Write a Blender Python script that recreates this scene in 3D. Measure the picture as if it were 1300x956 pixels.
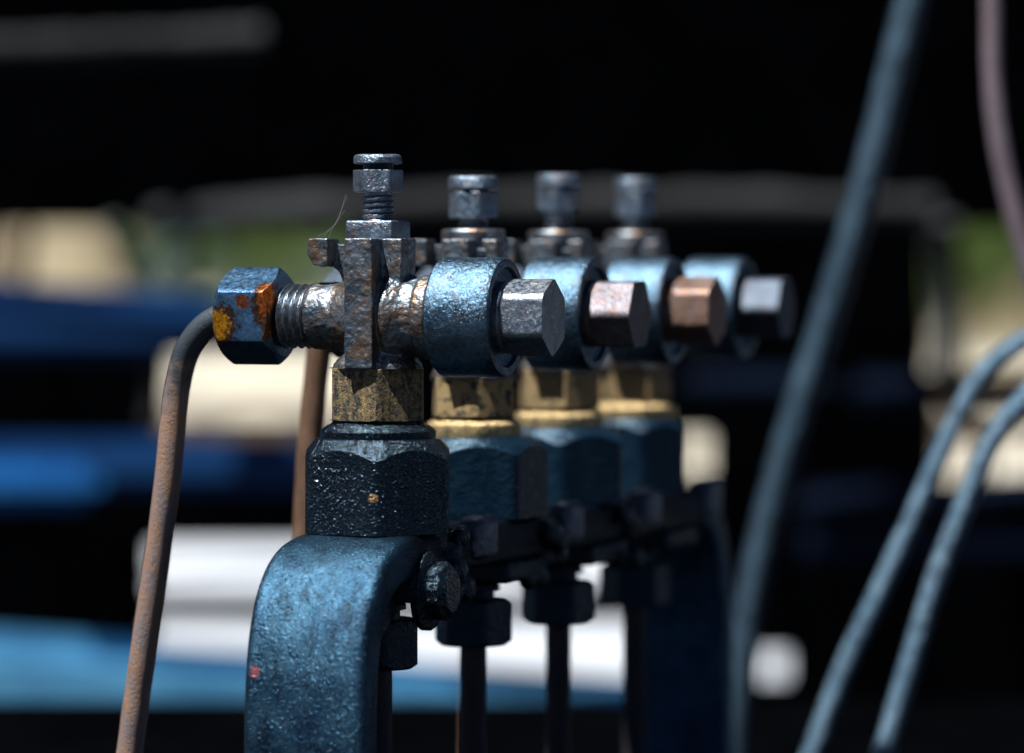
import bpy, bmesh, math, random
from mathutils import Vector, Matrix, noise
random.seed(7)
PI = math.pi
for o in list(bpy.data.objects): bpy.data.objects.remove(o)
sc = bpy.context.scene
COL = sc.collection

# ------------------------------------------------------------------ units
U = 0.00025            # one working unit = 0.25 mm
D = 5400.0             # camera to first valve, in working units (1.35 m)
H = 4800.0             # camera height above the yard, in working units (1.2 m)
TH = math.radians(20)  # the valve row is turned 20 degrees

def W(x, y, z):        # working units (z from eye height) -> metres
    return Vector((x*U, y*U, (z+H)*U))
def at(x, y, k):       # a place at k times the focus distance
    return W((x-650)*k, (k-1)*D, (327-y)*k)

# ------------------------------------------------------------------ camera, sky, sun, exposure
cam = bpy.data.cameras.new('camera'); co = bpy.data.objects.new('camera', cam); COL.objects.link(co)
co.location = W(0, -D, 0); co.rotation_euler = (PI/2, 0, 0)
cam.sensor_width = 36; cam.lens = 36*D/1300; cam.shift_y = -(478-327)/1300
cam.clip_start = 0.02; cam.clip_end = 400
cam.dof.use_dof = True; cam.dof.focus_distance = (D-45)*U
cam.dof.aperture_fstop = cam.lens/1000/(98*U)
cam.dof.aperture_blades = 0
sc.camera = co

sun_dir = Vector((-0.30, -0.24, 0.92)).normalized()
wd = bpy.data.worlds.new('World'); sc.world = wd; wd.use_nodes = True
nt = wd.node_tree
bg = nt.nodes['Background']; sky = nt.nodes.new('ShaderNodeTexSky'); sky.sky_type = 'NISHITA'
sky.sun_disc = False; sky.sun_elevation = math.asin(sun_dir.z); sky.sun_rotation = math.atan2(sun_dir.x, sun_dir.y)
sky.air_density = 0.13; sky.dust_density = 0.0; sky.ozone_density = 5.0
nt.links.new(sky.outputs[0], bg.inputs[0]); bg.inputs[1].default_value = 0.05
sl = bpy.data.lights.new('sun', 'SUN'); so = bpy.data.objects.new('sun', sl); COL.objects.link(so)
sl.energy = 5.0; sl.angle = math.radians(0.53); sl.color = (1, 0.98, 0.955)
so.rotation_euler = (-sun_dir).to_track_quat('-Z', 'Y').to_euler(); so.location = (-3, -3, 8)
sc.render.engine = 'CYCLES'
vs = sc.view_settings; vs.view_transform = 'Standard'; vs.look = 'None'; vs.gamma = 1; vs.exposure = 0.9
vs.use_curve_mapping = False

# ------------------------------------------------------------------ material toolkit
class Mat:
    def __init__(s, name):
        s.m = bpy.data.materials.new(name); s.m.use_nodes = True
        s.t = s.m.node_tree; s.n = s.t.nodes; s.p = s.n['Principled BSDF']
        tc = s.n.new('ShaderNodeTexCoord'); mp = s.n.new('ShaderNodeMapping')
        mp.inputs['Scale'].default_value = (1/U, 1/U, 1/U)
        s.t.links.new(tc.outputs['Object'], mp.inputs['Vector']); s.co = mp.outputs[0]
    def L(s, a, b): s.t.links.new(a, b)
    def set(s, k, v):
        if hasattr(v, 'is_output'): s.L(v, s.p.inputs[k])
        else: s.p.inputs[k].default_value = v
    def stretch(s, v):
        mp = s.n.new('ShaderNodeMapping'); mp.inputs['Scale'].default_value = v; s.L(s.co, mp.inputs[0]); return mp.outputs[0]
    def noise(s, size, detail=4, rough=.6, co=None, dist=0):
        n = s.n.new('ShaderNodeTexNoise'); n.inputs['Scale'].default_value = 1/size
        n.inputs['Detail'].default_value = detail; n.inputs['Roughness'].default_value = rough; n.inputs['Distortion'].default_value = dist
        s.L(co or s.co, n.inputs['Vector']); return n.outputs[0]
    def voro(s, size, co=None):
        n = s.n.new('ShaderNodeTexVoronoi'); n.inputs['Scale'].default_value = 1/size
        s.L(co or s.co, n.inputs['Vector']); return n.outputs[0]
    def ramp(s, f, lo, hi, a=0., b=1.):
        r = s.n.new('ShaderNodeMapRange'); r.clamp = True
        for i, v in enumerate((lo, hi, a, b)): r.inputs[i+1].default_value = v
        s.L(f, r.inputs[0]); return r.outputs[0]
    def math(s, op, a, b=0.):
        m = s.n.new('ShaderNodeMath'); m.operation = op
        for i, v in enumerate((a, b)):
            if hasattr(v, 'is_output'): s.L(v, m.inputs[i])
            else: m.inputs[i].default_value = v
        return m.outputs[0]
    def mix(s, f, a, b):
        m = s.n.new('ShaderNodeMix'); m.data_type = 'RGBA'
        for k, v in ((0, f), (6, a), (7, b)):
            if hasattr(v, 'is_output'): s.L(v, m.inputs[k])
            else: m.inputs[k].default_value = v if k == 0 else (*v, 1)
        return m.outputs[2]
    def spot(s, c, r, soft=.6):      # a stain: 1 at c, 0 beyond radius r (r may be per axis)
        if not hasattr(r, '__len__'): r = (r, r, r)
        v = s.n.new('ShaderNodeVectorMath'); v.operation = 'SUBTRACT'; s.L(s.co, v.inputs[0]); v.inputs[1].default_value = c
        d = s.n.new('ShaderNodeVectorMath'); d.operation = 'DIVIDE'; s.L(v.outputs[0], d.inputs[0]); d.inputs[1].default_value = r
        l = s.n.new('ShaderNodeVectorMath'); l.operation = 'LENGTH'; s.L(d.outputs[0], l.inputs[0])
        return s.ramp(l.outputs['Value'], 1, 1-soft)
    def bump(s, h, dist, strength=1., bevel=1.2):   # dist in working units
        b = s.n.new('ShaderNodeBump'); b.inputs['Distance'].default_value = dist*U; b.inputs['Strength'].default_value = strength
        s.L(h, b.inputs['Height'])
        if bevel:
            v = s.n.new('ShaderNodeBevel'); v.samples = 4; v.inputs['Radius'].default_value = bevel*U
            s.L(v.outputs[0], b.inputs['Normal'])
        s.L(b.outputs[0], s.p.inputs['Normal'])
    def edge(s, radius, lo=.96, hi=.80):            # worn-edge mask
        v = s.n.new('ShaderNodeBevel'); v.samples = 4; v.inputs['Radius'].default_value = radius*U
        g = s.n.new('ShaderNodeNewGeometry'); d = s.n.new('ShaderNodeVectorMath'); d.operation = 'DOT_PRODUCT'
        s.L(v.outputs[0], d.inputs[0]); s.L(g.outputs['Normal'], d.inputs[1])
        return s.ramp(d.outputs['Value'], lo, hi)

M = {}
def mk_steel(name, dark, light, tint=None, tamount=.5, rough=.42, metal=.55, bsize=5, bdist=1.2, edge=(.30, .36, .42), rust=None, fine=1.6):
    m = Mat(name); n1 = m.noise(26, 5); n2 = m.noise(6, 4); n3 = m.noise(bsize, 3); n4 = m.noise(fine, 2)
    f = m.math('ADD', m.math('MULTIPLY', n1, .6), m.math('MULTIPLY', n2, .4))
    c = m.mix(m.ramp(f, .36, .64), dark, light)
    if tint: c = m.mix(m.math('MULTIPLY', m.ramp(m.noise(18, 4, .65, dist=.6), .5, .66), tamount), c, tint)
    if rust:
        for (p, r, col, soft) in rust:
            k = m.ramp(m.math('ADD', m.spot(p, r, 1.), m.math('MULTIPLY', m.noise(8, 6, .75), 1.5)), 1.12, 1.22); c = m.mix(k, c, m.mix(m.ramp(m.noise(5, 4, .7), .4, .6), col, tuple(q*.35 for q in col)))
    c = m.mix(m.math('MULTIPLY', m.edge(1.3), m.ramp(n2, .35, .6)), c, edge)
    m.set('Base Color', c); m.set('Metallic', metal)
    m.set('Roughness', m.ramp(n2, .3, .7, rough-.1, rough+.14))
    h = m.math('ADD', m.math('MULTIPLY', n3, .75), m.math('MULTIPLY', n4, .35))
    m.bump(h, bdist); M[name] = m.m; return m

mk_steel('collar_steel', (.05, .105, .165), (.125, .215, .30), (.09, .075, .07), .6, .30, .92, 6, 2.5, (.6, .68, .74))
mk_steel('nut_steel', (.045, .12, .22), (.10, .22, .37), (.10, .09, .10), .4, .32, .85, 9, 1.3, (.45, .6, .7),
         [((-192, -52, 262), (36, 50, 46), (.10, .055, .04), 1), ((-136, -50, 290), (24, 60, 58), (.12, .06, .04), 1), ((-196, -52, 262), (24, 40, 34), (.85, .36, .02), .55), ((-134, -50, 294), (15, 50, 42), (.55, .14, .02), .6), ((-164, -55, 292), (15, 26, 15), (.32, .10, .04), .8),
          ((-130, -56, 258), (12, 36, 30), (.22, .09, .04), .8)])
mk_steel('plain_nut_steel', (.08, .13, .19), (.2, .28, .36), (.16, .09, .06), .6, .34, .85, 9, 1.2)
mk_steel('bolt_steel', (.16, .22, .28), (.40, .46, .52), (.28, .18, .14), .5, .32, .9, 7, 1.8, (.65, .7, .75))
mk_steel('bolt_bright', (.11, .11, .13), (.24, .23, .25), (.18, .09, .065), .8, .46, .8, 7, 2.2, (.5, .5, .52))
mk_steel('bolt_rusty', (.16, .085, .06), (.32, .21, .16), (.16, .19, .24), .7, .40, .7, 7, 2.0, (.5, .42, .38))
mk_steel('bolt_pale', (.05, .07, .10), (.11, .14, .18), (.11, .075, .06), .6, .46, .8, 7, 2.0, (.4, .45, .5))
mk_steel('head_steel', (.09, .14, .20), (.28, .37, .45), (.24, .13, .09), .55, .34, .85, 5, 2.2, (.6, .68, .75))
mk_steel('thread_steel', (.10, .14, .18), (.28, .33, .38), (.22, .12, .07), .6, .3, .9, 5, .8, (.6, .66, .7))
mk_steel('pipe_steel', (.05, .075, .10), (.115, .15, .18), (.10, .08, .07), .4, .42, .35, 7, 1.2, (.2, .25, .3))

mk_steel('sunlit_lug', (.08, .11, .14), (.28, .33, .38), None, 0, .34, .8, 5, 2.6, (.4, .46, .5))
def mk_cast():
    m = Mat('cast_bronze'); n1 = m.noise(30, 5, .65); n2 = m.noise(9, 5, .7, dist=.5); n3 = m.noise(7, 3, .6); n4 = m.noise(2.4, 2)
    c = m.mix(m.ramp(n1, .40, .60), (.075, .105, .135), (.21, .25, .285))
    c = m.mix(m.math('MULTIPLY', m.ramp(m.noise(34, 5, .7, dist=.8), .46, .60), .8), c, (.20, .12, .065))
    c = m.mix(m.math('MULTIPLY', m.ramp(m.noise(7, 4, .7), .60, .70), .5), c, (.36, .33, .30))
    c = m.mix(m.ramp(m.noise(9, 5, .8), .60, .66), c, (.006, .009, .012))
    m.set('Base Color', c); m.set('Metallic', .82); m.set('Roughness', m.ramp(n2, .3, .7, .33, .52))
    m.bump(m.math('ADD', m.math('MULTIPLY', n3, .9), m.math('MULTIPLY', n4, .25)), 1.9, 1, 0); M['cast_bronze'] = m.m
mk_cast()

def mk_brass(name, grime, size, lo, hi, a, b, rough=.34, runs=0):
    m = Mat(name); st = m.stretch((1, 1, .12)); n2 = m.noise(3, 5, .75); n3 = m.noise(2.2, 3)
    c = m.mix(m.ramp(n2, .35, .65), a, b)
    f = m.noise(size, 6, .72)
    if runs: f = m.math('ADD', m.math('MULTIPLY', f, 1-runs), m.math('MULTIPLY', m.noise(7, 5, .7, st), runs))
    c = m.mix(m.math('MULTIPLY', m.ramp(f, lo, hi), grime), c, (.022, .034, .046))
    c = m.mix(m.math('MULTIPLY', m.edge(1.3), .5), c, (.75, .58, .3))
    m.set('Base Color', c); m.set('Metallic', .7); m.set('Roughness', m.ramp(n2, .35, .65, rough, rough+.2))
    m.bump(m.math('ADD', n2, m.math('MULTIPLY', n3, .5)), 1.8); M[name] = m.m
mk_brass('grimy_brass', .95, 7, .42, .56, (.17, .125, .06), (.42, .31, .14), .30, .35)
mk_brass('spotted_brass', .92, 16, .52, .57, (.34, .235, .10), (.52, .39, .20))
mk_brass('clean_brass', .85, 20, .52, .64, (.29, .20, .09), (.44, .33, .17))
mk_brass('bright_brass', .85, 18, .52, .62, (.5, .35, .15), (.68, .52, .27), .2)

def mk_paint(name, base, light, rough, bsize, bdist, fleck=.0,  fleckcol=(.5, .55, .6), edge=None, chips=None, coat=.0, spec=.5, grit=0, dlo=.62, metal=0, tint=None, gsize=5.5):
    m = Mat(name); n1 = m.noise(40, 4); n2 = m.noise(bsize, 4, .65); n3 = m.noise(bsize*.35, 2)
    c = m.mix(m.ramp(n1, .35, .65), base, light)
    if fleck:
        c = m.mix(m.math('MULTIPLY', m.ramp(m.noise(2.8, 2, .7), dlo, dlo+.05), fleck), c, fleckcol)  # pale flecks; on the oily black they are sparkle painted into the colour
    if chips:
        for (p, r, col) in chips:
            c = m.mix(m.math('MULTIPLY', m.spot(p, r, .4), m.ramp(m.noise(3, 3), .4, .5)), c, col)
    if name == 'bracket_paint':        # oil runs and grime down the front, paint worn along the edges
        c = m.mix(m.math('MULTIPLY', m.ramp(m.noise(26, 5, .7, m.stretch((1, 1, .16))), .5, .64), .75), c, (.008, .02, .034))
        c = m.mix(m.math('MULTIPLY', m.ramp(m.noise(11, 5, .75), .62, .68), .6), c, (.10, .07, .06))
    if edge: c = m.mix(m.math('MULTIPLY', m.math('MULTIPLY', m.edge(2.4), .9), m.ramp(m.noise(16, 4), .4, .6)), c, edge)
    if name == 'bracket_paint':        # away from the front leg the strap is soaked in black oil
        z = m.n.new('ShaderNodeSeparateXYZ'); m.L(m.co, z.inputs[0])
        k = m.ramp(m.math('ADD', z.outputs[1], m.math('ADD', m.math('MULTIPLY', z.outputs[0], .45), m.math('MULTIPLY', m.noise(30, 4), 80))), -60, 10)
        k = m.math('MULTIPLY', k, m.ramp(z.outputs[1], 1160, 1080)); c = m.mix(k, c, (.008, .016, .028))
    m.set('Base Color', c); m.set('Roughness', m.ramp(n2, .3, .7, rough-.08, rough+.12)); m.set('Coat Weight', coat); m.set('Coat Roughness', .15)
    m.set('Specular IOR Level', spec); m.set('Metallic', metal)
    if tint: m.set('Specular Tint', (*tint, 1))
    h = m.math('ADD', m.math('MULTIPLY', n2, .8), m.math('MULTIPLY', n3, .4))
    if grit: h = m.math('ADD', h, m.math('MULTIPLY', m.ramp(m.voro(gsize), .34, .0), grit))
    m.bump(h, bdist); M[name] = m.m
BL = (.45, .75, 1)
mk_paint('oily_black', (.002, .004, .006), (.004, .007, .010), .10, 9, 4.6, .28, (.16, .21, .26), None,
         [((30, -88, 48), 10, (.8, .45, .18)), ((-75, -52, 92), 5, (.7, .36, .05)), ((34, -80, 40), 6, (.75, .6, .45))], spec=.7, grit=.45, dlo=.62, tint=BL, gsize=8)
mk_paint('oily_black_plain', (.004, .007, .011), (.008, .013, .018), .26, 8, 2.6, .3, (.2, .25, .3), spec=.5, dlo=.66, grit=.4, tint=BL)
mk_paint('navy_nut_paint', (.002, .009, .020), (.005, .018, .034), .30, 14, 3, .0, spec=.4, tint=BL)
mk_paint('bracket_paint', (.015, .052, .098), (.040, .112, .180), .28, 4, 1.8, .3, (.5, .6, .7), (.30, .46, .58),
         [((-65, -251, -157), 11, (.5, .13, .13)), ((10, -200, -40), 4, (.8, .8, .8)), ((28, -235, -90), 4, (.3, .14, .14))], grit=.55, metal=.85, gsize=7, dlo=.64)

def mk_pipe(name, a, b, c3, metal=.3, rough=.5):
    m = Mat(name); st = m.stretch((1, 1, .3)); n1 = m.noise(22, 5, .7, st); n2 = m.noise(7, 5, .75, st); n3 = m.noise(4, 4, .7)
    c = m.mix(m.ramp(n1, .40, .58), a, b); c = m.mix(m.math('MULTIPLY', m.ramp(n2, .52, .64), .7), c, c3)
    c = m.mix(m.math('MULTIPLY', m.ramp(m.noise(14, 4, .7, st), .64, .70), .6), c, (.03, .04, .05))
    m.set('Base Color', c); m.set('Metallic', metal); m.set('Roughness', m.ramp(n3, .3, .7, rough-.1, rough+.15))
    m.bump(n3, 1.4, 1, 0); M[name] = m.m; return m
m = mk_pipe('rusty_pipe', (.26, .22, .22), (.36, .23, .16), (.46, .21, .10))
# the bent top of the first pipe is bare dark steel, the run below is rusty
old = m.p.inputs['Base Color'].links[0].from_socket
zt = m.n.new('ShaderNodeSeparateXYZ'); m.L(m.co, zt.inputs[0])
k = m.ramp(m.math('ADD', zt.outputs[2], m.math('MULTIPLY', m.noise(22, 4), 150)), 770, 850)
m.set('Base Color', m.mix(k, old, (.045, .06, .075)))
mk_pipe('copper_pipe', (.15, .085, .05), (.23, .135, .085), (.10, .07, .055))
mk_pipe('dark_pipe', (.018, .024, .03), (.03, .034, .04), (.12, .045, .015))
mk_pipe('mauve_pipe', (.20, .14, .155), (.25, .20, .23), (.14, .13, .18))
def mk_hose(name, a, b, dirt, rough):
    m = Mat(name); c = m.mix(m.ramp(m.noise(70, 5), .35, .65), a, b)
    c = m.mix(m.math('MULTIPLY', m.ramp(m.noise(24, 5, .7), .52, .62), .8), c, dirt)
    c = m.mix(m.math('MULTIPLY', m.ramp(m.noise(7, 3, .7), .64, .70), .8), c, (.45, .52, .58))
    m.set('Base Color', c); m.set('Metallic', .7); m.set('Roughness', m.ramp(m.noise(16, 4), .3, .7, rough-.12, rough+.16))
    m.bump(m.math('ADD', m.noise(12, 5, .7), m.math('MULTIPLY', m.ramp(m.voro(26), .2, 0), .7)), 6, 1, 0); M[name] = m.m
mk_hose('blue_pipe_paint', (.075, .15, .225), (.16, .26, .35), (.03, .055, .085), .34)
mk_hose('rod_paint', (.022, .05, .08), (.05, .095, .14), (.010, .02, .03), .36)

def simple(name, c1, c2, size, rough=.6, spec=.5, metal=0):
    m = Mat(name); m.set('Base Color', m.mix(m.ramp(m.noise(size), .35, .65), c1, c2)); m.set('Roughness', rough)
    m.set('Specular IOR Level', spec); m.set('Metallic', metal)
    m.bump(m.noise(size*.2, 4), size*.01, .5, 0); M[name] = m.m
simple('shade_black', (.0005, .0006, .0009), (.0012, .0014, .0018), 300, 1, .0)  # near-black: the shade under the engine is put into this colour
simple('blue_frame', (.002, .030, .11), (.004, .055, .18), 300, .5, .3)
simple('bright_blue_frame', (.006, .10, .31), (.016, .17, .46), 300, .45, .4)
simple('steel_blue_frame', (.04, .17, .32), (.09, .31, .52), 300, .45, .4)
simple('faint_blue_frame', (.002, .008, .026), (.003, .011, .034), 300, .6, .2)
simple('grey_lagging', (.003, .004, .005), (.042, .045, .047), 900, .9, .05)
simple('gravel', (.42, .385, .29), (.66, .62, .53), 5000, .9, .2)
simple('concrete', (.31, .34, .38), (.50, .53, .57), 4500, .9, .2)
simple('ballast', (.02, .02, .02), (.05, .048, .045), 700, .9, .2)
simple('leaf_green', (.055, .10, .02), (.10, .15, .035), 4000, .6, .3)
simple('bark', (.07, .05, .035), (.12, .09, .06), 900, .9, .2)
simple('cream_wall', (.28, .235, .15), (.52, .46, .34), 5000, .9, .2)
simple('roof_slate', (.06, .06, .065), (.10, .10, .105), 2500, .8, .3)
simple('leafy_paint', (.03, .045, .04), (.06, .08, .07), 300, .7, .2)
simple('sleeper_wood', (.06, .045, .035), (.11, .085, .065), 900, .9, .2)
simple('silk', (.5, .5, .5), (.6, .6, .6), 50, .4, .5)

# ------------------------------------------------------------------ mesh toolkit (all in working units, turned to metres on build)
def build(name, bm, mat, parent=None, sharp=32, loc=None, smooth=True):
    bmesh.ops.recalc_face_normals(bm, faces=bm.faces)
    for v in bm.verts: v.co *= U
    me = bpy.data.meshes.new(name); bm.to_mesh(me); bm.free()
    if smooth:
        me.shade_smooth(); me.set_sharp_from_angle(angle=math.radians(sharp))
    me.materials.append(M[mat]); o = bpy.data.objects.new(name, me); COL.objects.link(o)
    if parent: o.parent = parent
    if loc is not None: o.location = loc
    return o
def tag(o, label, cat, group=None, kind=None):
    o['label'] = label; o['category'] = cat
    if group: o['group'] = group
    if kind: o['kind'] = kind
    return o
def structure(o): o['kind'] = 'structure'; return o

def rings(bm, rr, closed=True, caps=True):     # rr: list of rings of Vectors
    vv = [[bm.verts.new(p) for p in r] for r in rr]
    n = len(rr[0])
    for a, b in zip(vv, vv[1:]):
        for i in range(n): bm.faces.new((a[i], a[(i+1) % n], b[(i+1) % n], b[i]))
    if caps:
        for r in (vv[0], vv[-1]):
            bm.faces.new(r)
    return vv
def frame(axis, u, w):                          # maps (axial, c, s) to the valve's local space
    if axis == 'z': return lambda h, c, s: Vector((c+u, s, h+w))
    return lambda h, c, s: Vector((h+u, s, c+w))  # axis x; c points up, s points away
def lathe(bm, prof, axis='z', u=0, w=0, n=64, wob=0, seed=0):   # prof: (axial, radius)
    f = frame(axis, u, w); rr = []
    for h, r in prof:
        ring = []
        for i in range(n):
            a = 2*PI*i/n; q = r
            if wob: q += wob*noise.noise(Vector((math.cos(a)*2+seed, math.sin(a)*2, h*.06)))
            ring.append(f(h, q*math.cos(a), q*math.sin(a)))
        rr.append(ring)
    rings(bm, rr)
def hexnut(bm, R, h0, h1, rot=0, axis='z', u=0, w=0, c0=None, c1=None, slope=.6, rnd=.985, n=96, sides=6, wob=0):
    # chamfered hexagon: c0/c1 = radius where the end cone starts (None = square-cut end)
    f = frame(axis, u, w); ap = R*math.cos(PI/sides); lo, hi, i0, i1 = [], [], [], []
    e0 = c0 or ap*.97; e1 = c1 or ap*.97
    for i in range(n):
        a = 2*PI*i/n; t = (a-rot+PI/sides) % (2*PI/sides) - PI/sides
        t2 = PI/sides-abs((a-rot) % (2*PI/sides)-PI/sides)       # angle from nearest vertex
        r = min(ap/math.cos(PI/sides-t2), R*rnd)
        if wob: r += wob*noise.noise(Vector((math.cos(a)*3+R, math.sin(a)*3, h0)))
        C, S = math.cos(a), math.sin(a)
        z0 = h0 + (max(0, r-c0)*slope if c0 else 0); z1 = h1 - (max(0, r-c1)*slope if c1 else 0)
        i0.append(f(h0, e0*C, e0*S)); lo.append(f(z0, r*C, r*S)); hi.append(f(z1, r*C, r*S)); i1.append(f(h1, e1*C, e1*S))
    mids = [[a.lerp(b, q) for a, b in zip(lo, hi)] for q in (.33, .67)]
    rings(bm, [i0, lo, *mids, hi, i1])
def thread(bm, r, amp, h0, h1, pitch, axis='z', u=0, w=0, n=48):
    f = frame(axis, u, w); rr = []; st = max(6, int((h1-h0)/pitch*8))
    for j in range(st+1):
        h = h0+(h1-h0)*j/st; ring = []
        for i in range(n):
            a = 2*PI*i/n; ph = (h/pitch-i/n) % 1
            q = r-amp*(abs(ph-.5)*2)**.8; ring.append(f(h, q*math.cos(a), q*math.sin(a)))
        rr.append(ring)
    rings(bm, rr)
def box(bm, x0, x1, y0, y1, z0, z1, bev=0):
    v = [bm.verts.new((x, y, z)) for x in (x0, x1) for y in (y0, y1) for z in (z0, z1)]
    fs = [bm.faces.new([v[i] for i in q]) for q in ((0, 1, 3, 2), (4, 6, 7, 5), (0, 4, 5, 1), (2, 3, 7, 6), (0, 2, 6, 4), (1, 5, 7, 3))]
    if bev: bmesh.ops.bevel(bm, geom=list({e for q in fs for e in q.edges}), offset=bev, segments=3, affect='EDGES', profile=.5)
def prism(bm, pts, y0, y1):                     # outline in (x, z), pushed along y
    a = [bm.verts.new((x, y0, z)) for x, z in pts]; b = [bm.verts.new((x, y1, z)) for x, z in pts]; n = len(pts)
    bm.faces.new(a); bm.faces.new(b[::-1])
    for i in range(n): bm.faces.new((a[i], b[i], b[(i+1) % n], a[(i+1) % n]))
def spline(pts, n):
    P = [Vector(p) for p in pts]; P = [2*P[0]-P[1]]+P+[2*P[-1]-P[-2]]; out = []
    for i in range(1, len(P)-2):
        for j in range(n):
            t = j/n; a, b, c, d = P[i-1:i+3]
            out.append(.5*((2*b)+(c-a)*t+(2*a-5*b+4*c-d)*t*t+(3*b-a-3*c+d)*t**3))
    return out+[P[-2]]
def tube(bm, pts, r, n=24, step=10, wob=0):
    P = spline(pts, step); rr = []; up = Vector((0, 1, .01)).normalized()
    for i, p in enumerate(P):
        t = (P[min(i+1, len(P)-1)]-P[max(i-1, 0)]).normalized(); s = t.cross(up).normalized(); q = s.cross(t).normalized()
        rad = (r if not callable(r) else r(i/(len(P)-1)))
        if wob: rad += wob*noise.noise(p*.02)
        rr.append([p+s*rad*math.cos(2*PI*k/n)+q*rad*math.sin(2*PI*k/n) for k in range(n)])
    rings(bm, rr)

# ------------------------------------------------------------------ the yard (structure)
bm = bmesh.new(); g = 200000
for x, y in ((-g*2, -g*3), (g*2, -g*3), (g*2, g*3), (-g*2, g*3)): bm.verts.new((x, y, 0))
bm.faces.new(bm.verts); structure(build('ground', bm, 'ballast', smooth=False))
bm = bmesh.new()
for x, y in ((-g*2, 30000), (g*2, 30000), (g*2, g*2.9), (-g*2, g*2.9)): bm.verts.new((x, y, 20))
bm.faces.new(bm.verts); structure(build('gravel_yard', bm, 'gravel', smooth=False))
bm = bmesh.new()
for x, y in ((-g*2, 36000), (g*2, 36000), (g*2, 72000), (-g*2, 72000)): bm.verts.new((x, y, 40))
bm.faces.new(bm.verts); structure(build('concrete_path', bm, 'concrete', smooth=False))

# ------------------------------------------------------------------ mounting bracket
ROWX, ROWY = math.sin(TH), math.cos(TH)
SP = 345.0; X1, Z0 = -170.0, -348.0           # spacing of the valves, first valve, top of the bracket
def valve_loc(i): return W(X1+i*SP*ROWX, i*SP*ROWY, Z0)
br = bpy.data.objects.new('valve_bracket', None); COL.objects.link(br)
br.location = valve_loc(0); br.rotation_euler = (0, 0, -TH)
tag(br, 'heavy dark blue painted iron bracket bent down at both ends, carrying the row of valves', 'bracket')
T = 56.0
front = [(70, 0), (112, -4), (150, -14), (186, -35), (214, -66), (233, -105), (244, -150), (249, -200), (251, -260), (252, -400), (252, -552)]
bk = 3*SP
path = [(-p, z) for p, z in front][::-1] + [(0, 0), (SP, 0), (2*SP, 0)] + [(bk+p, z) for p, z in front]
top = spline([(0, y, z) for y, z in path], 5)
bm = bmesh.new(); rr = []
def rrect(hw, t, rad, n=5):
    out = []
    for cx, cy, a0 in ((hw-rad, -rad, 0), (-hw+rad, -rad, 90), (-hw+rad, -t+rad, 180), (hw-rad, -t+rad, 270)):
        for j in range(n+1):
            a = math.radians(a0+90*j/n); out.append((cx+rad*math.cos(a), cy+rad*math.sin(a)))
    return out
sec = rrect(80, T, 13)
for i, p in enumerate(top):
    t = (top[min(i+1, len(top)-1)]-top[max(i-1, 0)]).normalized(); nrm = Vector((0, -t.z, t.y))
    if nrm.z < -.01: nrm = -nrm
    rr.append([p+Vector((x, 0, 0))+nrm*d for x, d in sec])
rings(bm, rr); build('strap', bm, 'bracket_paint', br, 40)
for s in (0, 1):
    bm = bmesh.new(); y = -252+T/2 if s == 0 else bk+252-T/2
    box(bm, -110, 110, y-70, y+70, -552.5, -536, 3); build('foot', bm, 'bracket_paint', br)
for i in range(4):
    bm = bmesh.new(); box(bm, -78, 78, -74, 74, -84, -T+1, 7)
    o = build('boss', bm, 'oily_black_plain', br); o.location = (0, i*SP*U, 0)
for q in (.47, 1.47, 2.47, 3.34):
    bm = bmesh.new(); box(bm, 56, 94, -34, 34, -44, 13, 12); o = build('lug', bm, 'sunlit_lug', br); o.location = (0, q*SP*U, 0)  # pale lumps added for the sunlit patches between the nut shadows
bm = bmesh.new(); pr = [(-205, -100), (-186, -74), (-150, -58), (-60, -50), (-60, -88), (-130, -112), (-170, -150), (-196, -190)]
a = [bm.verts.new((-58, y, z)) for y, z in pr]; b = [bm.verts.new((58, y, z)) for y, z in pr]; bm.faces.new(a); bm.faces.new(b[::-1])
for q in range(len(pr)): bm.faces.new((a[q], b[q], b[(q+1) % len(pr)], a[(q+1) % len(pr)]))
bmesh.ops.bevel(bm, geom=list(bm.edges), offset=6, segments=3, affect='EDGES'); build('web', bm, 'oily_black_plain', br)
for q, (n_, v0) in enumerate(((26, 40), (18, SP+60), (16, 2*SP+60))):
    bm = bmesh.new(); rg = random.Random(40+q)
    for _ in range(n_):
        rad = rg.uniform(9, 22); mt = Matrix.Translation((rg.uniform(62, 92), rg.gauss(0, 34), rg.uniform(-88, -4)))
        bmesh.ops.create_icosphere(bm, subdivisions=2, radius=rad, matrix=mt @ Matrix.Diagonal((.7, 1.3, 1, 1)))
    o = build('grease_lump', bm, 'oily_black', br); o.location = (0, v0*U, 0)
    rm = o.modifiers.new('fuse', 'REMESH'); rm.mode = 'VOXEL'; rm.voxel_size = 2.2*U; rm.use_smooth_shade = True
    sm = o.modifiers.new('soften', 'SMOOTH'); sm.factor = .5; sm.iterations = 8
# a clamp bolt on the right edge of the strap, caked with oil
bm = bmesh.new(); hexnut(bm, 40, 80, 116, .35, 'x', 0, -70, None, 26, .9, .9, wob=4); lathe(bm, [(76, 50), (86, 50), (92, 38)], 'x', 0, -70, 40, 4)
o = build('clamp_bolt', bm, 'oily_black', br); o.location = (0, -36*U, 0)

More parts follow.
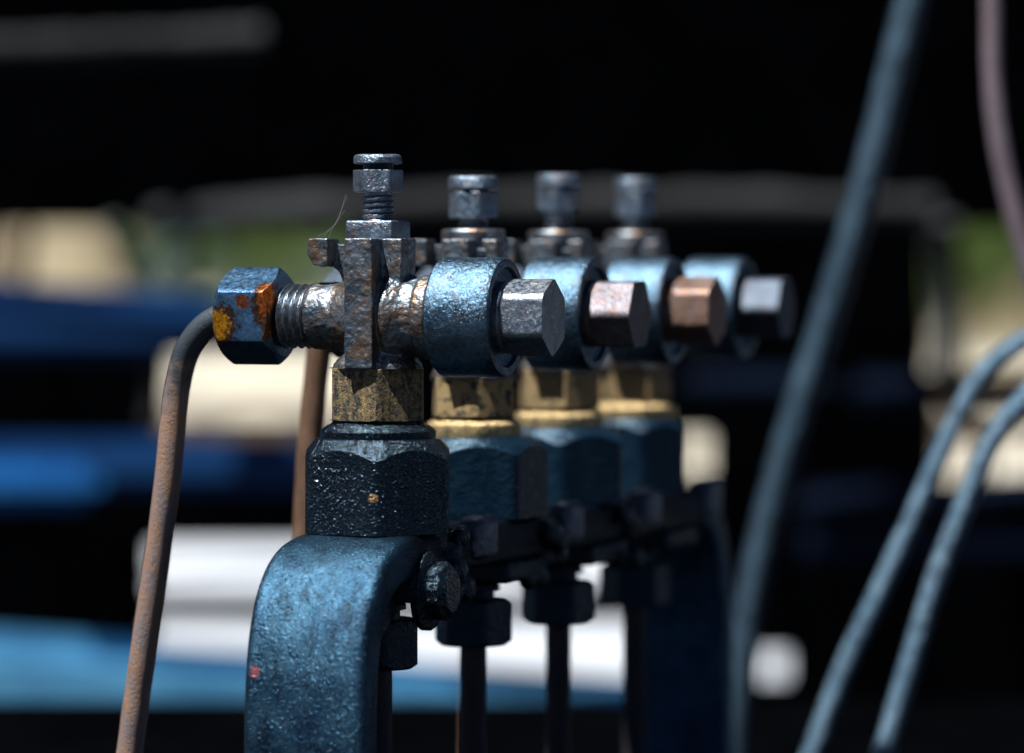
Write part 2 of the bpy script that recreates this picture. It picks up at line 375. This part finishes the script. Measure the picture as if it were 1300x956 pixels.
# ------------------------------------------------------------------ valves
V = [dict(label='foremost grimy bronze valve with square bonnet, oily black base nut and rust-stained union nut', sq=True,
          raise_=0, disc=12, gap=8, hx=28, hr=33, rot_top=-.2, bolt='bolt_steel', brot=.06, brass='grimy_brass', bR=66, brass_rot=PI/6, flange=None,
          base='oily_black', nR=104, nrot=-PI/2+TH*0, nut='nut_steel', bz=-140, ring='oily_black', head='head_steel'),
     dict(label='second valve of the row, with spotted brass nut and bright silvery end bolt', sq=False,
          raise_=-30, disc=18, gap=4, hx=35, hr=35, rot_top=.58, bolt='bolt_bright', brot=.50, brass='spotted_brass', bR=61, brass_rot=PI/6+.1, flange='bright_brass',
          base='navy_nut_paint', nR=103, nrot=-PI/2+math.radians(35), nut='plain_nut_steel', bz=-160, ring=None, head='head_steel'),
     dict(label='third valve of the row, with reddish rusty end bolt and clean brass nut', sq=False,
          raise_=-17, disc=18, gap=4, hx=31, hr=33, rot_top=.2, bolt='bolt_rusty', brot=.08, brass='clean_brass', bR=61, brass_rot=PI/6+.15, flange='bright_brass',
          base='navy_nut_paint', nR=103, nrot=-PI/2, nut='plain_nut_steel', bz=-158, ring=None, head='head_steel'),
     dict(label='last valve of the row, with pale blue-grey end bolt, above the rear bracket leg', sq=False,
          raise_=-22, disc=20, gap=3, hx=36, hr=32, rot_top=.6, bolt='bolt_pale', brot=.47, brass='clean_brass', bR=56, brass_rot=PI/6+.35, flange='bright_brass',
          base='navy_nut_paint', nR=82, nrot=-PI/2+.1, nut='plain_nut_steel', bz=-156, ring=None, head='head_steel')]
def L(w): return w-Z0                              # height above the bracket from eye-level height
AX = L(-75)
ctex = bpy.data.textures.new('casting_relief', 'CLOUDS'); ctex.noise_scale = 9*U; ctex.noise_depth = 3

def make_body(v, parent):
    bm = bmesh.new(); bz = L(v['bz'])+2
    box(bm, -34, 34, -34, 34, bz-4, L(24))                                   # core
    prism_pts = [(-19, L(24)), (19, L(24)), (19, bz-2), (-19, bz-2)]
    prism(bm, prism_pts, -68, 62)
    prism(bm, [(-86, L(24)), (-89, L(6)), (-80, L(-9)), (-68, L(-12)), (-60, L(-5)), (-59, L(24))], -24, 14)      # hooked lug
    prism(bm, [(-64, L(17)), (-68, L(-10)), (-57, L(-18)), (-51, L(-30)), (-47, L(-60)), (0, L(-60)), (0, L(17))], 6, 28)
    prism(bm, [(45, L(24)), (45, L(-6)), (44, L(-40)), (0, L(-60)), (0, L(24))], -34, 17)
    lathe(bm, [(-88, 40), (-84, 42.5), (-48, 44), (-34, 50), (-20, 56), (0, 52)], 'x', 0, AX, 48)
    lathe(bm, [(0, 54), (28, 60), (48, 51), (62, 50), (64, 53), (80, 53), (81, 50)], 'x', 0, AX, 48)
    lathe(bm, [(bz-6, 58), (bz+3, 56), (bz+12, 49), (bz+26, 42), (bz+44, 37)], 'z', 0, 0, 48)
    o = build('valve_body', bm, 'cast_bronze', parent, smooth=True)
    rm = o.modifiers.new('fuse', 'REMESH'); rm.mode = 'VOXEL'; rm.voxel_size = 1.5*U; rm.use_smooth_shade = True
    sm = o.modifiers.new('soften', 'SMOOTH'); sm.factor = .5; sm.iterations = 5
    dm = o.modifiers.new('casting', 'DISPLACE'); dm.texture = ctex; dm.strength = 2.6*U; dm.mid_level = .5
    return o

valves = []
for i, v in enumerate(V):
    e = bpy.data.objects.new('lubricator_valve', None); COL.objects.link(e)
    e.location = valve_loc(i); e.rotation_euler = (0, 0, -TH); valves.append(e)
    tag(e, v['label'], 'valve', 'valves in a row on the bracket')
    if i == 0: body = make_body(v, e)
    elif i == 1: body2 = make_body(v, e)
    else: o = body2.copy(); COL.objects.link(o); o.parent = e
    # bonnet
    bm = bmesh.new()
    if v['sq']: box(bm, -32, 32, -32, 32, L(22), L(47), 3)
    else: lathe(bm, [(L(-2), 44), (L(2), 46), (L(10), 46), (L(13), 42), (L(16), 42), (L(18), 43), (L(35), 43), (L(38), 41), (L(39), 22)], n=56, wob=1)
    build('bonnet', bm, 'head_steel' if i == 0 else 'cast_bronze', e)
    # adjusting screw: shank, hexagon head, cap disc
    r0 = v['raise_']; hb = 83+r0
    bm = bmesh.new(); thread(bm, 21, 3.4, L(36), L(hb-4), 7.4); lathe(bm, [(L(hb-8), 18), (L(hb+2), 18)], n=40)
    s = build('adjusting_screw', bm, 'thread_steel', e, 60)
    bm = bmesh.new(); hexnut(bm, v['hr'], L(hb), L(hb+v['hx']), v['rot_top']-PI/2, c0=v['hr']*.86, c1=None, slope=.7, rnd=.96, wob=.8)
    build('head', bm, v['head'], s)
    t0 = hb+v['hx']; bm = bmesh.new(); R = v['hr']*.94; lathe(bm, [(L(t0-1), R*.62), (L(t0+v['gap']+1), R*.62)], n=40); build('neck', bm, 'oily_black_plain', s)
    t1 = t0+v['gap']; t2 = t1+v['disc']
    bm = bmesh.new(); lathe(bm, [(L(t1), R*.9), (L(t1+1), R), (L(t2-4), R), (L(t2-1.2), R*.95), (L(t2), R*.85)], n=56, wob=1.6, seed=i); build('cap', bm, v['head'], s)
    # left: threaded stub and union nut
    bm = bmesh.new(); thread(bm, 42, 6.5, -150, -84, 10.5, 'x', 0, AX, 56); build('threaded_stub', bm, 'thread_steel', e, 60)
    bm = bmesh.new(); hexnut(bm, 63.5, -207, -128, 0, 'x', 0, AX, 51, 51, .75, .985); lathe(bm, [(-213, 24), (-206, 30)], 'x', 0, AX, 40)
    build('union_nut', bm, v['nut'], e)
    # right: collar with a shallow recess, then the end bolt
    bm = bmesh.new()
    lathe(bm, [(81, 40), (82, 49), (86, 50), (88, 71), (92, 75.5), (110, 75.8), (130, 75.2), (150, 75.8), (169, 75.5), (173.5, 73.5), (174, 71), (174, 64), (168, 62), (168, 30)], 'x', 0, AX, 96, .9, i*3)
    build('collar', bm, 'collar_steel', e)
    bm = bmesh.new(); lathe(bm, [(166, 45), (176, 45), (180, 40)], 'x', 0, AX, 56, .6)
    hexnut(bm, 50, 178, 236, v['brot'], 'x', 0, AX, 42, None, .9, .965); build('end_bolt', bm, v['bolt'], e)
    # brass nut, flange, base nut
    b0 = L(-206 if i == 0 else -213); b1 = L(v['bz'])
    bm = bmesh.new(); hexnut(bm, v['bR'], b0, b1, v['brass_rot']+TH, c0=v['bR']*.93, c1=v['bR']*.95, slope=.5, rnd=.985, wob=.6)
    build('brass_nut', bm, v['brass'], e)
    bm = bmesh.new()
    if i == 0: lathe(bm, [(L(-236), 70), (L(-228), 73), (L(-220), 74), (L(-216), 70), (L(-213), 66), (L(-210), 60), (L(-205), 57)], n=72, wob=1.6)
    else: lathe(bm, [(L(-246), 60), (L(-241), 63), (L(-224), 63), (L(-220), 60), (L(-215), 50), (L(-212), 46)], n=64)
    build('flange_ring', bm, 'oily_black' if i == 0 else v['flange'], e)
    R = v['nR']; bm = bmesh.new(); hexnut(bm, R, 0.5, L(-229 if i == 0 else -240), v['nrot']+TH, c0=None, c1=R*.76, slope=1.15 if i == 0 else 1.0, rnd=.972, wob=1.2)
    build('base_nut', bm, v['base'], e)
    # below the bracket
    bm = bmesh.new(); lathe(bm, [(L(-433), 30), (L(-440), 36), (L(-446), 36), (L(-448), 28), (L(-462), 28)], n=40, wob=1); build('lower_stub', bm, 'oily_black_plain', e)
    bm = bmesh.new(); hexnut(bm, 54, L(-521), L(-458), v['brass_rot']+TH+.2, c0=43, c1=45, slope=.7, rnd=.97, wob=.8); build('lower_nut', bm, 'oily_black_plain' if i == 0 else 'navy_nut_paint', e)

# ------------------------------------------------------------------ pipes to and from the valves
def pipe(name, pts, r, mat, label, cat='pipe', group=None, wob=1.1, n=28):
    bm = bmesh.new(); base = Vector(pts[-1]); tube(bm, [Vector(p)-base for p in pts], r, n, 10, wob)
    o = build(name, bm, mat, None, 60); o.location = W(*base); tag(o, label, cat, group); return o
def loc2(i, u, v, w):                    # a point of valve i in working units
    return (X1+i*SP*ROWX+u*math.cos(TH)+v*ROWX, i*SP*ROWY-u*math.sin(TH)+v*ROWY, w)
PB = -900.0                              # the footplate the pipes go through
def left_pipe(i, drops, mat, label):
    pts = [loc2(i, -200, 0, -75)] + [loc2(i, u, v, w) for u, v, w in drops]
    return pipe('oil_pipe', pts, 17, mat, label, group='oil pipes hanging from the union nuts')
p1 = left_pipe(0, [(-218, 0, -77), (-244, 2, -92), (-268, 5, -122), (-282, 8, -165), (-290, 10, -215), (-300, 12, -300), (-320, 16, -420), (-344, 20, -560), (-366, 24, -700), (-398, 30, PB)], 'rusty_pipe',
               'mottled rusty pipe curving down from the rust-stained union nut of the foremost valve')
left_pipe(1, [(-210, 0, -78), (-220, 2, -95), (-226, 4, -125), (-236, 6, -200), (-247, 8, -330), (-254, 8, -500), (-262, 8, PB)], 'copper_pipe', 'brown copper pipe hanging straight down behind the foremost valve')
for i in (2, 3):
    q = 36 if i == 2 else 20
    left_pipe(i, [(-212, 0, -78), (-226, 2, -95), (-233, 4, -125), (-235-q*.3, 6, -200), (-238-q, 8, -330), (-241-q, 8, -500), (-246-q, 8, PB)], 'copper_pipe',
              'brown copper pipe of the %s valve, mostly hidden behind the valves before it' % ('third' if i == 2 else 'last'))
for i in range(4):
    nm = ('foremost', 'second', 'third', 'last')[i]
    pipe('feed_pipe', [loc2(i, 0, 0, -515), loc2(i, 0, 0, -600), loc2(i, 0, 0, -720), loc2(i, 0, 0, PB)], 18, 'dark_pipe',
         'thin dark pipe below the lower nut of the %s valve' % nm, group='feed pipes under the bracket')
def apix(pts): return [((x-650)*k, (k-1)*D, (327-y)*k) for x, y, k in pts]
pipe('steel_rod', apix([(1180, -90, 1.36), (1157, 0, 1.36), (1108, 200, 1.36), (1057, 380, 1.36), (1010, 530, 1.36), (974, 660, 1.36), (953, 760, 1.36), (938, 880, 1.36), (930, 989, 1.36)]),
     lambda t: 29-4*t, 'rod_paint', 'thick dark blue-grey rod leaning up to the right behind the last valve', 'rod')
pipe('mauve_pipe', apix([(1259, -90, 1.3), (1259, 0, 1.3), (1261, 110, 1.3), (1272, 200, 1.3), (1292, 290, 1.3), (1318, 390, 1.3), (1340, 520, 1.3), (1348, 700, 1.3), (1352, 1019, 1.3)]),
     16, 'mauve_pipe', 'pinkish grey pipe bending outward high above the two bent blue pipes')
pipe('bent_pipe', apix([(1420, 420, 1.26), (1350, 418, 1.26), (1302, 432, 1.26), (1248, 474, 1.26), (1208, 545, 1.26), (1160, 655, 1.26), (1110, 765, 1.26), (1064, 867, 1.26), (1000, 1041, 1.26)]),
     16, 'blue_pipe_paint', 'dusty blue pipe arching over, the upper of two beside the steel rod', group='pair of bent blue pipes')
pipe('bent_pipe', apix([(1420, 450, 1.22), (1350, 468, 1.22), (1302, 505, 1.22), (1256, 566, 1.22), (1225, 640, 1.22), (1190, 730, 1.22), (1148, 867, 1.22), (1090, 1064, 1.22)]),
     17, 'blue_pipe_paint', 'dusty blue pipe arching over, the lower of two beside the steel rod', group='pair of bent blue pipes')

# ------------------------------------------------------------------ the engine behind: footplate, dark frame with openings, blue bars
KP = 2.25
en = bpy.data.objects.new('locomotive_frame', None); COL.objects.link(en); en.location = W(0, (KP-1)*D, -H)
tag(en, 'shade-dark engine frame with openings, blue bars and footplate behind the valves', 'machine frame')
def rel(x, y, z): return Vector((x, y-(KP-1)*D, z+H))       # working units, relative to the frame's base
bm = bmesh.new(); a = rel(-1700, -700, PB-26); b = rel(1900, .60*D, PB); box(bm, a.x, b.x, a.y, b.y, a.z, b.z, 4); build('footplate', bm, 'shade_black', en)
for x in (-1300, 1300):
    bm = bmesh.new(); a = rel(x-60, 1400, -H); b = rel(x+60, 1520, PB-26); box(bm, a.x, b.x, a.y, b.y, a.z, b.z, 4); build('post', bm, 'shade_black', en)
xs = [-3000, -900, 190, 200, 450, 864, 902, 964, 1002, 1178, 1192, 1900, 4500]  # outermost columns lie out of view, added to darken reflections in the metal
ys = [-700, 288, 395, 452, 472, 508, 552, 558, 602, 630, 690, 757, 790, 828, 866, 880, 980]
holes = [(-900, 450, 288, 452), (200, 450, 452, 558), (190, 864, 690, 757), (190, 864, 790, 880), (864, 902, 552, 602), (1178, 1900, 288, 472), (1192, 1900, 508, 630), (964, 1002, 828, 866)]
def solid(i, j):
    if not (0 <= i < len(xs)-1 and 0 <= j < len(ys)-1): return False
    cx, cy = (xs[i]+xs[i+1])/2, (ys[j]+ys[j+1])/2
    return not any(a < cx < b and c < cy < d for a, b, c, d in holes)
bm = bmesh.new(); vc = {}
def gv(i, j, s):
    if (i, j, s) not in vc: vc[i, j, s] = bm.verts.new(((xs[i]-650)*KP, 90*s, (327-ys[j])*KP+H))
    return vc[i, j, s]
for i in range(len(xs)-1):
    for j in range(len(ys)-1):
        if not solid(i, j): continue
        for s in (0, 1): bm.faces.new([gv(i, j, s), gv(i+1, j, s), gv(i+1, j+1, s), gv(i, j+1, s)])
        for di, dj, p, q in ((-1, 0, (i, j), (i, j+1)), (1, 0, (i+1, j), (i+1, j+1)), (0, -1, (i, j), (i+1, j)), (0, 1, (i, j+1), (i+1, j+1))):
            if not solid(i+di, j+dj): bm.faces.new([gv(*p, 0), gv(*q, 0), gv(*q, 1), gv(*p, 1)])
build('frame_plate', bm, 'shade_black', en, smooth=False)
def bar(name, x0, x1, y0, y1, k, th, mat, dy=0):           # a flat bar; dy lets it slope
    bm = bmesh.new(); yy = (k-1)*D; p = []
    box(bm, 0, 1, 0, 1, 0, 1)
    for v in bm.verts:
        sx, sy, sz = v.co; px = x0 if sx < .5 else x1; py = (y1 if sz < .5 else y0)+(dy if sx > .5 else 0)
        v.co = rel((px-650)*k, yy+(sy-.5)*th, (327-py)*k)
    bmesh.ops.bevel(bm, geom=list(bm.edges), offset=min(th*.48, 1e9), segments=6, affect='EDGES'); return build(name, bm, mat, en)
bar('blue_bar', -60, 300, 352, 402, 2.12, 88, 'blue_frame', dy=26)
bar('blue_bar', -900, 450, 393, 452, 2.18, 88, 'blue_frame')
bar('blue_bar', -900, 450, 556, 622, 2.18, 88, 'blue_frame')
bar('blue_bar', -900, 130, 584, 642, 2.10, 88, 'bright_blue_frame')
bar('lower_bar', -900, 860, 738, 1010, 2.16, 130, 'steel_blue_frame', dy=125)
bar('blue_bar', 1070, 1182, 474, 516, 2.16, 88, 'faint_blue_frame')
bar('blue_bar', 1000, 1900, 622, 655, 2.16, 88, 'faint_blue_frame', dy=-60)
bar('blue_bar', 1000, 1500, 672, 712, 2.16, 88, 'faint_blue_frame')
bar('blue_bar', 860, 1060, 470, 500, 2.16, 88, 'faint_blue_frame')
def hanger(x0, y0, x1, y1, k, rad, mat):
    bm = bmesh.new(); tube(bm, [rel(*q) for q in apix([(x0, y0, k), ((x0+x1)/2+4, (y0+y1)/2, k+.01), (x1, y1, k)])], rad, 14, 6, 3); build('hanger', bm, mat, en, 60)
hanger(204, 440, 190, 566, 2.2, 26, 'grey_lagging'); hanger(140, 285, 196, 400, 2.2, 26, 'leafy_paint'); hanger(246, 284, 232, 400, 2.24, 16, 'shade_black')
hanger(1196, 280, 1204, 480, 2.2, 44, 'grey_lagging'); hanger(1232, 500, 1262, 640, 2.2, 14, 'shade_black'); hanger(1204, 512, 1400, 560, 2.2, 18, 'grey_lagging')
hanger(40, 284, 20, 400, 2.2, 13, 'shade_black'); hanger(190, 730, 430, 716, 2.2, 9, 'grey_lagging'); hanger(560, 690, 900, 800, 2.2, 20, 'shade_black')
for pts, r in (([(-300, 62, 2.10), (60, 60, 2.10), (200, 56, 2.14), (330, 48, 2.16)], 40), ([(200, 280, 2.16), (420, 268, 2.10), (640, 262, 2.10), (900, 262, 2.10), (1180, 268, 2.14)], 46)):
    bm = bmesh.new(); tube(bm, [rel(*q) for q in apix(pts)], r, 20, 8, 14); build('lagged_pipe', bm, 'grey_lagging', en, 60)
# ------------------------------------------------------------------ beyond: sunlit yard, sheds and bushes
def shed(x0, x1, dist, h, label, mat='cream_wall'):
    k = dist/1.35; e = bpy.data.objects.new('shed', None); COL.objects.link(e)
    xa, xb = (x0-650)*k*U, (x1-650)*k*U; e.location = ((xa+xb)/2, dist-1.35, 0); tag(e, label, 'shed')
    w = (xb-xa)/2/U; d = 3/U; hh = h/U
    bm = bmesh.new(); box(bm, -w, w, 0, d, 0, hh); build('wall', bm, mat, e, smooth=False)
    bm = bmesh.new(); prism(bm, [(-w-800, hh+4), (w+800, hh+4), (0, hh+w*.5)], -800, d+800); build('roof', bm, 'roof_slate', e, smooth=False)
    bm = bmesh.new(); box(bm, -w*.3, w*.2, -200, -4, 0, min(hh*.8, 8000)); build('door', bm, 'bark', e, smooth=False)
shed(-170, 132, 46, 2.3, 'pale shed standing in the open beyond the blue bars')
shed(1222, 1520, 52, 2.5, 'pale shed standing beyond the bent blue pipes')
tr = bpy.data.objects.new('railway_track', None); COL.objects.link(tr); tr.location = (-3.2, 25, 0); tag(tr, 'far siding track of two rails on dark sleepers across the pale yard', 'track')
for y in (-.72, .72):
    bm = bmesh.new(); box(bm, -40000, 40000, (y-.07)/U, (y+.07)/U, 520, 1100); build('rail', bm, 'bark', tr, smooth=False)
for q in range(31):
    bm = bmesh.new(); x = (q-15)*.65; box(bm, (x-.12)/U, (x+.12)/U, -1.3/U, 1.3/U, 24, 518); build('sleeper', bm, 'sleeper_wood', tr, smooth=False)
def bush(x, dist, h, w, label, n=2600):
    k = dist/1.35; e = bpy.data.objects.new('bush', None); COL.objects.link(e); e.location = ((x-650)*k*U, dist-1.35, 0)
    tag(e, label, 'bush', 'bushes along the far side of the yard')
    rnd = random.Random(int(x)+99); lob = [(rnd.uniform(-.6, .6)*w, rnd.uniform(-.5, .5)*w*.6, rnd.uniform(.35, .75)*h, rnd.uniform(.28, .45)*h) for _ in range(9)]
    bm = bmesh.new()
    for _ in range(n):
        lx, ly, lz, lr = rnd.choice(lob); d = Vector((rnd.gauss(0, 1), rnd.gauss(0, 1), rnd.gauss(0, 1))).normalized()
        c = Vector((lx, ly, lz))+d*lr*(rnd.random()**.35)
        if c.z < .1: c.z = rnd.uniform(.1, .5)
        q = Vector((rnd.gauss(0, 1), rnd.gauss(0, 1), rnd.gauss(0, 1))).normalized(); s = q.orthogonal().normalized(); t = q.cross(s); z = rnd.uniform(.07, .14)
        bm.faces.new([bm.verts.new((c+s*a*z+t*b*z*.6)/U) for a, b in ((-1, 0), (0, -1), (1, 0), (0, 1))])
    build('crown', bm, 'leaf_green', e, smooth=False)
    bm = bmesh.new()
    for j in range(5):
        a = j*1.3; tube(bm, [Vector((0, 0, 0)), Vector((math.cos(a)*w*.1, math.sin(a)*w*.1, h*.3))/U, Vector((math.cos(a)*w*.4, math.sin(a)*w*.3, h*.65))/U], lambda t: 240*(1-t*.7), 6, 4)
    build('trunk', bm, 'bark', e, smooth=False)
for x, d_, h, w, lab in ((-60, 60, 4.2, 4.5, 'tall bush behind the pale shed beyond the blue bars'), (190, 54, 3.0, 3.0, 'rounded green bush just beside the pale shed beyond the blue bars'),
                         (330, 56, 3.8, 3.6, 'dense green bush seen over the rust-stained union nut'), (450, 58, 4.4, 3.6, 'green bush seen beside the bonnet of the foremost valve'),
                         (1205, 49, 2.4, 1.6, 'low green bush beside the pale shed beyond the bent pipes'), (1310, 62, 5.0, 5.0, 'tall green bush behind the shed beyond the bent pipes')):
    bush(x, d_, h, w, lab)

# ------------------------------------------------------------------ small things: cobweb
bm = bmesh.new()
for A, B in (((-32, -30, L(80)), (-46, -26, L(44))), ((-46, -26, L(44)), (-78, -12, L(27))), ((-30, -30, L(78)), (-62, -16, L(25))), ((-34, -28, L(60)), (-70, -14, L(26)))):
    tube(bm, [Vector(A), (Vector(A)+Vector(B))/2-Vector((0, 0, 2)), Vector(B)], .09, 5, 3)
cw = build('cobweb', bm, 'silk', None, 60); cw.location = valve_loc(0); cw.rotation_euler = (0, 0, -TH)
tag(cw, 'fine cobweb threads strung from the screw head to the hooked lug of the foremost valve', 'cobweb')
